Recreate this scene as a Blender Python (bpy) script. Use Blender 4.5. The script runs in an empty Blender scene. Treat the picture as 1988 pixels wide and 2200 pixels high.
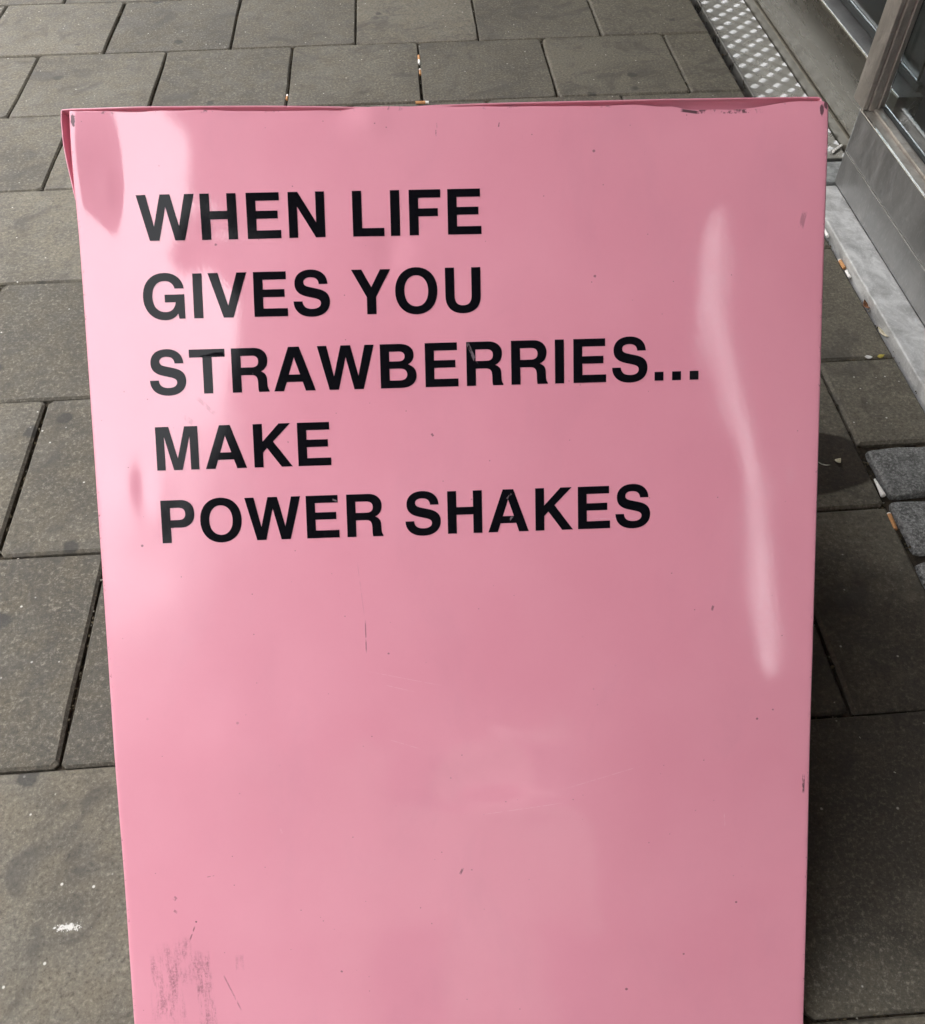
import bpy, bmesh, math, random
from mathutils import Vector, Matrix, noise

S = bpy.context.scene
COL = S.collection
rnd = random.Random(7)

# ------------------------------------------------------------------ camera
R = Matrix(((0.9975451689627316, 0.05683996249169632, -0.04090054453253393),
            (-0.0699082063696992, 0.7744854278844147, -0.628717078404004),
            (-0.004059379421387389, 0.6300329679140907, 0.7765577768460474)))
cam_d = bpy.data.cameras.new('camera')
cam = bpy.data.objects.new('camera', cam_d)
COL.objects.link(cam)
cam.matrix_world = Matrix.Translation((0.82437692, -2.5945512, 1.08970461)) @ R.to_4x4()
cam_d.sensor_fit = 'VERTICAL'
cam_d.sensor_height = 24.0
cam_d.lens = 1887.39 / 2200 * 24.0
cam_d.clip_start = 0.02
cam_d.clip_end = 500
S.camera = cam

# ------------------------------------------------------------------ sky, sun, exposure
SUN_EL, SUN_ROT = math.radians(62), math.radians(100)
W = bpy.data.worlds.new('World')
S.world = W
W.use_nodes = True
wn, wl = W.node_tree.nodes, W.node_tree.links
wn.clear()
wo = wn.new('ShaderNodeOutputWorld')
bg = wn.new('ShaderNodeBackground')
sky = wn.new('ShaderNodeTexSky')
sky.sky_type = 'NISHITA'
sky.sun_disc = False
sky.sun_elevation = SUN_EL
sky.sun_rotation = SUN_ROT
sky.air_density = 1.0
sky.dust_density = 4.0
sky.ozone_density = 1.0
hsv = wn.new('ShaderNodeHueSaturation')
hsv.inputs['Saturation'].default_value = 0.09      # overcast: the blue mostly washed out
wl.new(sky.outputs[0], hsv.inputs['Color'])
wl.new(hsv.outputs[0], bg.inputs[0])
bg.inputs[1].default_value = 0.15
wl.new(bg.outputs[0], wo.inputs[0])
sun_d = bpy.data.lights.new('sun', 'SUN')
sun_d.energy = 0.5
sun_d.angle = math.radians(40)
sun_d.color = (1.0, 0.96, 0.9)
sun = bpy.data.objects.new('sun', sun_d)
COL.objects.link(sun)
sd = Vector((math.sin(SUN_ROT) * math.cos(SUN_EL), math.cos(SUN_ROT) * math.cos(SUN_EL), math.sin(SUN_EL)))
sun.rotation_euler = sd.to_track_quat('Z', 'Y').to_euler()
S.view_settings.view_transform = 'Standard'
S.view_settings.look = 'None'
S.view_settings.exposure = 3.82
S.view_settings.gamma = 1.0
S.view_settings.use_curve_mapping = False


# ------------------------------------------------------------------ material helper
class Mat:
    def __init__(s, name):
        s.m = bpy.data.materials.new(name)
        s.m.use_nodes = True
        s.n, s.l = s.m.node_tree.nodes, s.m.node_tree.links
        s.n.clear()
        s.out = s.n.new('ShaderNodeOutputMaterial')
        s.b = s.n.new('ShaderNodeBsdfPrincipled')
        s.l.new(s.b.outputs[0], s.out.inputs[0])
        s._tc = None

    def put(s, sock, v):
        if v is None:
            return
        if isinstance(v, bpy.types.NodeSocket):
            s.l.new(v, sock)
        elif isinstance(v, (tuple, list)) and len(v) == 3 and sock.type == 'RGBA':
            sock.default_value = (*v, 1)
        else:
            sock.default_value = v

    def set(s, **k):
        for a, v in k.items():
            s.put(s.b.inputs[a.replace('_', ' ')], v)

    def coord(s, kind='Object'):
        if s._tc is None:
            s._tc = s.n.new('ShaderNodeTexCoord')
        if kind == 'World':
            return s.n.new('ShaderNodeNewGeometry').outputs['Position']
        return s._tc.outputs[kind]

    def vec(s, v, scale=(1, 1, 1), loc=(0, 0, 0), rot=(0, 0, 0)):
        m = s.n.new('ShaderNodeMapping')
        m.inputs['Scale'].default_value = scale
        m.inputs['Location'].default_value = loc
        m.inputs['Rotation'].default_value = rot
        s.l.new(v, m.inputs[0])
        return m.outputs[0]

    def vadd(s, a, b):
        m = s.n.new('ShaderNodeVectorMath')
        m.operation = 'ADD'
        s.put(m.inputs[0], a)
        s.put(m.inputs[1], b)
        return m.outputs[0]

    def noise(s, v, scale, detail=4, rough=.55, dist=0):
        t = s.n.new('ShaderNodeTexNoise')
        t.inputs['Scale'].default_value = scale
        t.inputs['Detail'].default_value = detail
        t.inputs['Roughness'].default_value = rough
        t.inputs['Distortion'].default_value = dist
        s.l.new(v, t.inputs['Vector'])
        return t.outputs['Fac']

    def voro(s, v, scale, out='Distance', rand=1.0):
        t = s.n.new('ShaderNodeTexVoronoi')
        t.inputs['Scale'].default_value = scale
        t.inputs['Randomness'].default_value = rand
        s.l.new(v, t.inputs['Vector'])
        return t.outputs[out]

    def ramp(s, f, a, b, lo=0.0, hi=1.0):
        m = s.n.new('ShaderNodeMapRange')
        m.interpolation_type = 'SMOOTHSTEP'
        m.inputs[1].default_value = a
        m.inputs[2].default_value = b
        m.inputs[3].default_value = lo
        m.inputs[4].default_value = hi
        s.l.new(f, m.inputs[0])
        return m.outputs[0]

    def math(s, op, a, b=None, c=None):
        m = s.n.new('ShaderNodeMath')
        m.operation = op
        s.put(m.inputs[0], a)
        if b is not None:
            s.put(m.inputs[1], b)
        if c is not None:
            s.put(m.inputs[2], c)
        return m.outputs[0]

    def mix(s, f, a, b, mode='MIX'):
        m = s.n.new('ShaderNodeMix')
        m.data_type = 'RGBA'
        m.blend_type = mode
        s.put(m.inputs[0], f)
        s.put(m.inputs[6], a)
        s.put(m.inputs[7], b)
        return m.outputs[2]

    def sep(s, v):
        m = s.n.new('ShaderNodeSeparateXYZ')
        s.l.new(v, m.inputs[0])
        return m.outputs

    def bump(s, h, strength=.5, dist=.001, prev=None):
        b = s.n.new('ShaderNodeBump')
        b.inputs['Strength'].default_value = strength
        b.inputs['Distance'].default_value = dist
        s.l.new(h, b.inputs['Height'])
        if prev is not None:
            s.l.new(prev, b.inputs['Normal'])
        return b.outputs[0]

    def segment(s, x, y, p, q, w):
        """1 inside a thin stroke from p to q (plane coords x, y), soft edge"""
        dx, dy = q[0] - p[0], q[1] - p[1]
        L = math.hypot(dx, dy)
        ux, uy = dx / L, dy / L
        X = s.math('SUBTRACT', x, p[0])
        Y = s.math('SUBTRACT', y, p[1])
        t = s.math('ADD', s.math('MULTIPLY', X, ux), s.math('MULTIPLY', Y, uy))
        d = s.math('ABSOLUTE', s.math('SUBTRACT', s.math('MULTIPLY', X, -uy), s.math('MULTIPLY', Y, -ux)))
        e = s.math('MAXIMUM', s.math('DIVIDE', d, w), s.math('DIVIDE', s.math('ABSOLUTE', s.math('SUBTRACT', t, L / 2)), L / 2))
        return s.ramp(e, .6, 1.0, 1.0, 0.0)

    def blob(s, x, y, c, r, warp=None):
        X = s.math('DIVIDE', s.math('SUBTRACT', x, c[0]), r[0])
        Y = s.math('DIVIDE', s.math('SUBTRACT', y, c[1]), r[1])
        d = s.math('SQRT', s.math('ADD', s.math('MULTIPLY', X, X), s.math('MULTIPLY', Y, Y)))
        if warp is not None:
            d = s.math('ADD', d, warp)
        return d


# ------------------------------------------------------------------ materials
def mat_slab():
    k = Mat('concrete_slab')
    w = k.coord('World')
    oi = k.n.new('ShaderNodeObjectInfo')
    rv = k.n.new('ShaderNodeVectorMath')
    rv.operation = 'SCALE'
    rv.inputs[0].default_value = (17.3, 9.1, 4.7)
    k.l.new(oi.outputs['Random'], rv.inputs['Scale'])
    v = k.vadd(w, rv.outputs[0])
    x, y, z = k.sep(w)
    big = k.noise(v, 4.2, 5, .6, .4)
    mid = k.noise(v, 22, 5, .62)
    fine = k.noise(v, 170, 4, .8)
    grit = k.noise(v, 700, 2, .6)
    c = k.mix(k.ramp(big, .3, .7), (.064, .0555, .042), (.118, .105, .082))
    c = k.mix(k.ramp(mid, .35, .72), c, (.116, .100, .074))
    # tone of each slab
    tone = k.math('MULTIPLY_ADD', oi.outputs['Random'], .52, .70)
    tc = k.n.new('ShaderNodeCombineColor')
    for q in range(3):
        k.l.new(tone, tc.inputs[q])
    c = k.mix(1.0, c, tc.outputs[0], 'MULTIPLY')
    # slabs turn more olive towards the shop front
    ol = k.ramp(k.math('ADD', x, k.math('MULTIPLY', k.math('SUBTRACT', big, .5), .8)), .75, 1.75)
    c = k.mix(k.math('MULTIPLY', ol, .5), c, k.mix(k.ramp(mid, .3, .7), (.096, .085, .062), (.140, .126, .095)))
    # exposed sand and aggregate
    c = k.mix(k.math('MULTIPLY', k.ramp(fine, .5, .70), .60), c, (.26, .232, .185))
    c = k.mix(k.math('MULTIPLY', k.ramp(fine, .5, .30), .70), c, (.038, .034, .029))
    c = k.mix(k.math('MULTIPLY', k.ramp(grit, .62, .78), .5), c, (.34, .32, .29))
    vo = k.n.new('ShaderNodeTexVoronoi')
    vo.inputs['Scale'].default_value = 52
    k.l.new(v, vo.inputs['Vector'])
    sp = k.math('MULTIPLY', k.ramp(vo.outputs['Distance'], .05, .12, 1, 0),
                k.ramp(k.sep(vo.outputs['Color'])[0], .78, .8))
    c = k.mix(sp, c, (.5, .48, .43))
    # old chewing gum and drip spots
    vg = k.n.new('ShaderNodeTexVoronoi')
    vg.inputs['Scale'].default_value = 10.5
    k.l.new(k.vadd(v, k.vec(v, (0, 0, 0))), vg.inputs['Vector'])
    wob = k.math('MULTIPLY', k.math('SUBTRACT', k.noise(v, 60, 3), .5), .16)
    gd = k.math('ADD', vg.outputs['Distance'], wob)
    gm = k.math('MULTIPLY', k.ramp(gd, .11, .18, 1, 0), k.ramp(k.sep(vg.outputs['Color'])[1], .45, .75))
    c = k.mix(k.math('MULTIPLY', gm, .72), c, (.032, .030, .028))
    # broad traffic stains
    st = k.noise(v, 9, 6, .65, 1.2)
    c = k.mix(k.math('MULTIPLY', k.ramp(st, .50, .68), .66), c, (.056, .050, .043))
    # damp spill right of the board, with its own outline
    wp = k.math('MULTIPLY', k.math('SUBTRACT', k.noise(w, 16, 4), .5), .5)
    d1 = k.blob(x, y, (1.42, -1.648), (.172, .078), k.math('MULTIPLY', wp, .35))
    d2 = k.blob(x, y, (1.33, -2.10), (.40, .33), wp)  # wider soft patch: damp mixed with painted shade
    damp = k.math('MAXIMUM', k.ramp(d1, .93, 1.0, 1, 0), k.ramp(d2, .55, 1.05, .75, 0))
    c = k.mix(damp, c, k.mix(1.0, c, (.26, .22, .20), 'MULTIPLY'))
    # white scuff of chewing gum / paint at the lower left
    d3 = k.blob(x, y, (.383, -2.296), (.021, .006), k.math('MULTIPLY', k.math('SUBTRACT', k.noise(w, 260, 4, .75), .42), 3.2))
    c = k.mix(k.ramp(d3, .6, 1.0, .85, 0), c, (.62, .6, .56))
    k.set(Base_Color=c, Roughness=k.ramp(mid, .3, .7, .72, .9), Specular_IOR_Level=.35)
    n1 = k.bump(k.math('ADD', k.math('MULTIPLY', fine, .6), k.math('MULTIPLY', mid, .9)), .55, .0022)
    k.set(Normal=k.bump(grit, .35, .0006, n1))
    return k.m


def mat_simple(name, col, rough=.6, metal=0, var=.25, scale=30, bump=.0, spec=.5, coat=0):
    k = Mat(name)
    v = k.coord('World')
    n = k.noise(v, scale, 5, .6)
    n2 = k.noise(v, scale * 7, 3, .6)
    lo = tuple(c * (1 - var) for c in col)
    hi = tuple(min(1, c * (1 + var)) for c in col)
    c = k.mix(k.ramp(n, .3, .7), lo, hi)
    c = k.mix(k.math('MULTIPLY', k.ramp(n2, .55, .75), .3), c, lo)
    k.set(Base_Color=c, Roughness=k.ramp(n, .3, .7, rough * .88, min(1, rough * 1.12)), Metallic=metal,
          Specular_IOR_Level=spec, Coat_Weight=coat)
    if bump:
        k.set(Normal=k.bump(k.math('ADD', n, n2), .6, bump))
    return k.m


def mat_metal(name, col, rough, streak=(1, 1, 1), var=.3, scale=12, dirt=.0, dirtcol=(.09, .08, .065), bump=.0004, metal=1.0):
    k = Mat(name)
    w = k.coord('World')
    v = k.vec(w, streak)
    a = k.noise(v, scale, 6, .65, .6)
    b = k.noise(k.vec(w, tuple(q * 1.0 for q in streak)), scale * 14, 3, .6)
    blot = k.noise(w, 26, 5, .65, .8)
    lo = tuple(c * (1 - var) for c in col)
    c = k.mix(k.ramp(a, .3, .7), lo, col)
    c = k.mix(k.math('MULTIPLY', k.ramp(b, .5, .75), .35), c, tuple(min(1, q * 1.35) for q in col))
    dm = k.math('MULTIPLY', k.ramp(blot, .45, .72), dirt)
    c = k.mix(dm, c, dirtcol)
    r = k.math('ADD', k.ramp(a, .3, .7, rough * .8, rough * 1.25), k.math('MULTIPLY', dm, .3))
    k.set(Base_Color=c, Roughness=r, Metallic=k.math('SUBTRACT', metal, k.math('MULTIPLY', dm, .8)))
    if bump:
        k.set(Normal=k.bump(k.math('ADD', b, blot), .35, bump))
    return k.m


BW, BL = 0.6985, 0.976       # board width and length


def mat_pink(name='pink_enamel', marks=True):
    k = Mat(name)
    o = k.coord('Object')
    x, y0, y = k.sep(o)
    base = (.66, .235, .345)
    n = k.noise(o, 5, 4, .55)
    f = k.noise(o, 420, 3, .6)
    c = k.mix(k.ramp(n, .3, .7), (.715, .275, .358), (.745, .302, .386))
    c = k.mix(k.math('MULTIPLY', k.ramp(f, .6, .8), .16), c, (.58, .21, .29))
    rough = .3
    if marks:
        dark = None

        def add(m, s=1.0):
            nonlocal dark
            m = k.math('MULTIPLY', m, s)
            dark = m if dark is None else k.math('MAXIMUM', dark, m)
        # tiny chips and specks all over
        for sc, th, rr, s_ in ((60, .72, .035, .38), (34, .80, .045, .75), (90, .86, .06, .5), (17, .72, .022, .8)):
            vo = k.n.new('ShaderNodeTexVoronoi')
            vo.inputs['Scale'].default_value = sc
            k.l.new(k.vadd(o, (3.1 * sc, 1.7, .4)), vo.inputs['Vector'])
            wob = k.math('MULTIPLY', k.math('SUBTRACT', k.noise(o, sc * 9, 2), .5), .05)
            add(k.math('MULTIPLY', k.ramp(k.math('ADD', vo.outputs['Distance'], wob), rr * .6, rr * 1.3, 1, 0),
                       k.ramp(k.sep(vo.outputs['Color'])[0], th, th + .02)), s_)
        brk = k.ramp(k.noise(k.vec(o, (1, 1, .45)), 260, 3, .7), .36, .56)
        # scuffs one can point at on the photo
        strokes = [((.3925, -.0135), (.3912, -.0185), .0007, .95), ((.3338, -.0195), (.3332, -.0262), .0009, .75),
                   ((.3341, -.0134), (.3345, -.019), .0006, .4), ((.2530, -.478), (.2529, -.514), .0007, .6),
                   ((.2470, -.42), (.2525, -.478), .0006, .12), ((.0690, -.793), (.0615, -.812), .0008, .7),
                   ((.0705, -.788), (.0700, -.790), .001, .9), ((.0935, -.845), (.112, -.89), .0009, .45),
                   ((.3435, -.739), (.3395, -.747), .0014, .7), ((.692, -.652), (.6915, -.674), .0016, .9),
                   ((.596, -.474), (.5945, -.480), .0014, .7), ((.322, -.299), (.3240, -.302), .0012, .8),
                   ((.6785, -.098), (.6745, -.115), .0030, .38), ((.572, -.006), (.573, -.0085), .0006, .6),
                   ((.052, -.7615), (.0485, -.765), .0022, .7), ((.048, -.776), (.0525, -.779), .0016, .5),
                   ((.0835, -.741), (.092, -.7395), .0006, .5),
                   ((.1005, -.26), (.118, -.277), .0022, .20), ((.087, -.2775), (.097, -.285), .0030, .20)]
        for p, q, w_, s_ in strokes:
            add(k.math('MULTIPLY', k.segment(x, y, p, q, w_), brk), s_)
        # rubbed grey smears at the lower left
        smear_n = k.math('MULTIPLY', k.ramp(k.noise(k.vec(o, (1.5, 1, .32), rot=(0, .06, 0)), 75, 6, .75), .42, .64),
                         k.ramp(k.noise(o, 300, 4, .8), .38, .60, .15, 1))
        for p, q, w_, s_ in [((.0370, -.808), (.0470, -.905), .0105, .62), ((.0530, -.803), (.0610, -.86), .0105, .52),
                             ((.0715, -.815), (.0790, -.93), .0105, .72), ((.0285, -.82), (.0300, -.90), .009, .58),
                             ((.112, -.825), (.112, -.845), .005, .3), ((.108, -.90), (.108, -.94), .004, .4),
                             ((.025, -.84), (.022, -.90), .005, .2)]:
            add(k.math('MULTIPLY', k.segment(x, y, p, q, w_), smear_n), s_)
        # wear along the folded edges
        edge = k.math('MINIMUM', k.math('ABSOLUTE', x), k.math('ABSOLUTE', k.math('SUBTRACT', x, BW)))
        top = k.math('ABSOLUTE', y)
        en = k.ramp(k.noise(o, 150, 4, .75), .57, .68)
        add(k.math('MULTIPLY', k.ramp(edge, .0006, .0042, 1, 0), en), .75)
        add(k.math('MULTIPLY', k.ramp(top, .0005, .0032, 1, 0), k.ramp(k.noise(o, 46, 4, .75), .56, .64)), .85)
        add(k.math('MULTIPLY', k.segment(x, y, (.562, -.0066), (.640, -.0072), .0022), k.ramp(k.noise(o, 90, 4, .8), .50, .60)), .9)
        add(k.segment(x, y, (.5600, -.0054), (.579, -.0078), .0016), .95)  # painted dark for the shaded gap behind the pushed in edge
        # chipped corners
        for c0 in ((.0035, -.008), (.692, -.0075), (.6955, -.003)):
            add(k.ramp(k.blob(x, y, c0, (.0022, .006), k.math('MULTIPLY', k.math('SUBTRACT', k.noise(o, 300, 2), .5), 1.2)), .7, 1, 1, 0), .9)
        c = k.mix(dark, c, (.075, .042, .05))
        # pale hairline scratches
        pale = None
        for p, q, w_ in [((.27, -.545), (.30, -.553), .0004), ((.27, -.60), (.305, -.612), .0004),
                         ((.44, -.66), (.53, -.635), .0004), ((.36, -.683), (.45, -.672), .0004),
                         ((.475, -.385), (.52, -.386), .0004), ((.16, -.69), (.162, -.697), .001),
                         ((.61, -.69), (.611, -.705), .0006), ((.25, -.53), (.33, -.548), .0003)]:
            m = k.math('MULTIPLY', k.segment(x, y, p, q, w_), brk)
            pale = m if pale is None else k.math('MAXIMUM', pale, m)
        c = k.mix(k.math('MULTIPLY', pale, .3), c, (.85, .55, .64))
        # thin film of street dust, lower part
        film = k.noise(k.vec(o, (1, 1, .5)), 11, 5, .62, .5)
        c = k.mix(k.math('MULTIPLY', k.ramp(film, .5, .75), .10), c, (.42, .2, .27))
        k.set(Coat_Weight=k.math('SUBTRACT', 1.0, k.math('MULTIPLY', dark, .9)))
    else:
        k.set(Coat_Weight=1.0)
    dull = k.ramp(k.noise(k.vec(o, (1, 1, .6)), 7, 5, .65, .8), .35, .65, .020, .060)
    dusty = k.math('MULTIPLY', k.ramp(x, .30, .12), k.ramp(k.math('ADD', y, k.math('MULTIPLY', k.math('SUBTRACT', n, .5), .3)), -.15, -.42))
    k.set(Base_Color=c, Roughness=.38, Specular_IOR_Level=.25, Coat_Roughness=k.math('ADD', dull, k.math('MULTIPLY', dusty, .17)), Coat_IOR=1.52)
    # orange peel of the sprayed enamel
    peel = k.noise(o, 430, 2, .5)
    nb = k.bump(peel, .14, .00018)
    k.l.new(nb, k.b.inputs['Coat Normal'])
    return k.m


def mat_vinyl():
    k = Mat('black_vinyl')
    o = k.coord('Object')
    x, y0, y = k.sep(o)
    c = (.004, .004, .006)
    sc = k.noise(k.vec(o, (1, 1, .4), rot=(0, .5, 0)), 300, 3, .7)
    m = None
    for p, q, w_ in [((.357, -.213), (.367, -.236), .0012), ((.3585, -.213), (.3685, -.236), .0006),
                     ((.368, -.386), (.374, -.378), .0014), ((.393, -.364), (.398, -.358), .001),
                     ((.395, -.385), (.399, -.380), .0012), ((.155, -.238), (.156, -.243), .0006),
                     ((.255, -.391), (.262, -.384), .0009), ((.225, -.360), (.230, -.362), .001),
                     ((.452, -.375), (.458, -.367), .0013)]:
        g = k.math('MULTIPLY', k.segment(x, y, p, q, w_), k.ramp(sc, .42, .56))
        m = g if m is None else k.math('MAXIMUM', m, g)
    c = k.mix(k.math('MULTIPLY', m, .40), c, (.40, .30, .34))
    k.set(Base_Color=c, Roughness=.10, Specular_IOR_Level=.12)
    k.l.new(k.bump(k.noise(o, 330, 2, .5), .18, .00007), k.b.inputs['Normal'])
    return k.m


def mat_glass():
    k = Mat('window_glass')
    k.set(Base_Color=(.80, .88, .9), Roughness=.02, Transmission_Weight=1.0, IOR=1.5)
    v = k.coord('World')
    k.set(Roughness=k.ramp(k.noise(v, 9, 5, .7), .45, .8, .01, .12))
    return k.m


def mat_sett():
    k = Mat('granite_sett')
    w = k.coord('World')
    oi = k.n.new('ShaderNodeObjectInfo')
    a = k.noise(w, 60, 5, .65)
    b = k.noise(w, 230, 5, .8)
    c = k.mix(k.ramp(a, .3, .7), (.07, .07, .068), (.20, .20, .195))
    c = k.mix(k.math('MULTIPLY', k.ramp(b, .48, .62), .8), c, (.42, .42, .41))
    c = k.mix(k.math('MULTIPLY', k.ramp(b, .48, .36), .8), c, (.022, .022, .022))
    c = k.mix(k.math('MULTIPLY', oi.outputs['Random'], .35), c, (.10, .10, .09))
    k.set(Base_Color=c, Roughness=.62, Normal=k.bump(k.math('ADD', a, k.math('MULTIPLY', b, .5)), .7, .004))
    return k.m


M = dict(
    slab=mat_slab(), pink=mat_pink(), pink_plain=mat_pink('pink_enamel_back', False), vinyl=mat_vinyl(),
    glass=mat_glass(), sett=mat_sett(),
    bed=mat_simple('joint_dirt', (.050, .040, .029), .95, 0, .75, 38, .004, .2),
    asphalt=mat_simple('asphalt', (.05, .05, .05), .9, 0, .25, 30, .002, .3),
    worn=mat_metal('worn_bar_aluminium', (.36, .36, .355), .27, (1, 1, 1), .12, 20, .06, bump=0),
    tread=mat_metal('tread_plate_aluminium', (.33, .33, .325), .29, (1, 1, 1), .22, 20, .25, (.16, .15, .13)),
    ledge=mat_metal('ledge_aluminium', (.74, .74, .735), .38, (1, .6, 1), .50, 24, .50, (.27, .265, .25), .0008, .45),
    kick=mat_metal('brushed_steel', (.25, .235, .20), .27, (1, .12, 1), .06, 6, .05, (.2, .19, .16), 0),
    clad=mat_metal('grey_cladding', (.27, .268, .262), .42, (1, 1.2, .5), .30, 12, .30, (.16, .16, .16), .0004, .6),
    frame=mat_metal('weathered_frame', (.50, .465, .42), .38, (1, 1, .2), .3, 16, .42, (.15, .125, .10), .0004, .8),
    bead=mat_metal('bright_bead', (.86, .86, .83), .22, (1, .2, 1), .08, 10, 0, bump=0),
    rubber=mat_simple('black_rubber', (.02, .024, .024), .7, 0, .3, 40),
    seal=mat_simple('grey_sealant', (.26, .27, .265), .75, 0, .35, 60, .002),
    soffit=mat_simple('painted_soffit', (.42, .405, .385), .8, 0, .12, 4),
    render=mat_simple('wall_render', (.24, .225, .20), .9, 0, .15, 3, .002),
    dark=mat_simple('dark_interior', (.035, .037, .045), .6, 0, .4, 5),
    floor=mat_simple('shop_floor', (.07, .068, .072), .45, 0, .35, 6),
    paper=mat_simple('cigarette_paper', (.80, .78, .74), .8, 0, .10, 200, .0004),
    cork=mat_simple('cork_filter', (.50, .25, .10), .8, 0, .25, 500, .0003),
    ash=mat_simple('burnt_tip', (.03, .028, .027), .95, 0, .4, 300, .001),
    leaf=mat_simple('dry_leaf', (.20, .085, .035), .8, 0, .45, 120, .001),
    leaf_y=mat_simple('yellow_leaf', (.34, .28, .05), .8, 0, .35, 120, .001),
    husk=mat_simple('pale_husk', (.50, .45, .32), .8, 0, .3, 150, .001),
    debris=mat_simple('joint_debris', (.075, .060, .038), .95, 0, .7, 25, .001, .2),
    grit=mat_simple('grit', (.26, .24, .20), .9, 0, .6, 40),
    petal=mat_simple('white_petal', (.72, .70, .66), .7, 0, .15, 80, .0005),
)


# ------------------------------------------------------------------ mesh helpers
def link(name, me, mat, parent=None, mw=None):
    o = bpy.data.objects.new(name, me)
    COL.objects.link(o)
    if mat is not None and not me.materials:
        me.materials.append(mat)
    if mw is not None:
        o.matrix_world = mw
    if parent is not None:
        o.parent = parent
    return o


def empty(name, loc=(0, 0, 0), mw=None):
    o = bpy.data.objects.new(name, None)
    COL.objects.link(o)
    o.empty_display_size = .1
    if mw is not None:
        o.matrix_world = mw
    else:
        o.location = loc
    return o


def tag(o, label, cat, group=None):
    o['label'] = label
    o['category'] = cat
    if group:
        o['group'] = group
    return o


def mesh(name, verts, faces, smooth=False):
    me = bpy.data.meshes.new(name)
    me.from_pydata([tuple(v) for v in verts], [], faces)
    me.update()
    if smooth:
        for p in me.polygons:
            p.use_smooth = True
    return me


def bm_box(bm, x0, x1, y0, y1, z0, z1, bevel=0.0, segs=2):
    r = bmesh.ops.create_cube(bm, size=1)
    vs = r['verts']
    for v in vs:
        v.co = Vector(((x0 + x1) / 2 + v.co.x * (x1 - x0), (y0 + y1) / 2 + v.co.y * (y1 - y0), (z0 + z1) / 2 + v.co.z * (z1 - z0)))
    if bevel > 0:
        es = list({e for v in vs for e in v.link_edges})
        bmesh.ops.bevel(bm, geom=es, offset=bevel, segments=segs, profile=.5, affect='EDGES')


def box(name, b, mat, parent=None, bevel=0.0, extra=()):
    bm = bmesh.new()
    bm_box(bm, *b, bevel=bevel)
    for e in extra:
        bm_box(bm, *e, bevel=bevel)
    me = bpy.data.meshes.new(name)
    bm.to_mesh(me)
    bm.free()
    return link(name, me, mat, parent)


# ------------------------------------------------------------------ ground and pavement
def sheet(name, x0, x1, y0, y1, z, mat):
    me = mesh(name, [(x0, y0, z), (x1, y0, z), (x1, y1, z), (x0, y1, z)], [(0, 1, 2, 3)])
    o = link(name, me, mat)
    o['kind'] = 'structure'
    return o


sheet('ground', -150, 150, -150, 150, -.20, M['asphalt'])
box('road', (-12.0, -3.2, -60, 60, -.30, -.12), M['asphalt'])['kind'] = 'structure'
pav = box('pavement', (-3.0, 1.80, -7.5, 6.5, -.30, -.011), M['bed'])
pav['kind'] = 'structure'
kerb = box('kerb', (-3.2, -3.0, -60, 60, -.30, -.002), M['sett'], bevel=.01)
kerb['kind'] = 'structure'

P = .35
GX, GY = .0052, .0030


def slab_mesh(w, d, seed):
    """a slab: worn outline of 12 points, chamfer, flat top; origin at the middle of the top"""
    r = random.Random(seed)
    out = []
    cr = r.uniform(.004, .009)
    per = []
    for (ax, ay), (bx, by) in (((-1, -1), (1, -1)), ((1, -1), (1, 1)), ((1, 1), (-1, 1)), ((-1, 1), (-1, -1))):
        ux, uy = (bx - ax) / 2, (by - ay) / 2
        L = w if ux else d
        for t in (cr, L * r.uniform(.2, .4), L * r.uniform(.55, .8), L - cr):
            k = t - L / 2
            per.append((ux * k + (0 if ux else ax * w / 2), uy * k + (0 if uy else ay * d / 2)))
    n = len(per)
    per = [(x + r.uniform(-.0013, .0013), y + r.uniform(-.0009, .0009)) for x, y in per]
    ch = r.uniform(.0022, .0042)
    vs = [(x, y, -.05) for x, y in per] + [(x, y, -.0042) for x, y in per]
    for x, y in per:
        sx = x - math.copysign(min(ch, abs(x)), x) if abs(x) > w / 2 - .012 else x
        sy = y - math.copysign(min(ch, abs(y)), y) if abs(y) > d / 2 - .012 else y
        vs.append((sx, sy, 0))
    fs = []
    for i in range(n):
        j = (i + 1) % n
        fs.append((i, j, n + j, n + i))
        fs.append((n + i, n + j, 2 * n + j, 2 * n + i))
    fs.append(tuple(range(2 * n, 3 * n)))
    me = mesh('paving_slab', vs, fs)
    return me


SLABS = [slab_mesh(P - GX, P - GY, i) for i in range(5)]
ROWOFF = {-1: 0, 0: .5, 1: -.028, 2: .48, 3: -.03, 4: .46, 5: -.06, 6: .44}


def cut_slab(poly, seed):
    """slab cut to an outline (world xy), for the ones against the shop and the setts"""
    cx = sum(p[0] for p in poly) / len(poly)
    cy = sum(p[1] for p in poly) / len(poly)
    n = len(poly)

    def inset(d):
        o = []
        for i in range(n):
            a, b, c = Vector(poly[i - 1]), Vector(poly[i]), Vector(poly[(i + 1) % n])
            e1, e2 = (b - a).normalized(), (c - b).normalized()
            n1, n2 = Vector((-e1.y, e1.x)), Vector((-e2.y, e2.x))
            m = (n1 + n2)
            m = m / max(.3, m.dot(n1))
            o.append(b + m * d)
        return o
    vs = [(p[0] - cx, p[1] - cy, -.05) for p in poly] + [(p[0] - cx, p[1] - cy, -.0042) for p in poly]
    vs += [(p.x - cx, p.y - cy, 0) for p in inset(.0052)]
    fs = []
    for i in range(n):
        j = (i + 1) % n
        fs += [(i, j, n + j, n + i), (n + i, n + j, 2 * n + j, 2 * n + i)]
    fs.append(tuple(range(2 * n, 3 * n)))
    o = link('paving_slab', mesh('paving_slab', vs, fs), M['slab'], pav)
    o.location = (cx, cy, rnd.uniform(-.0012, .0012))
    return o


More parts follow.
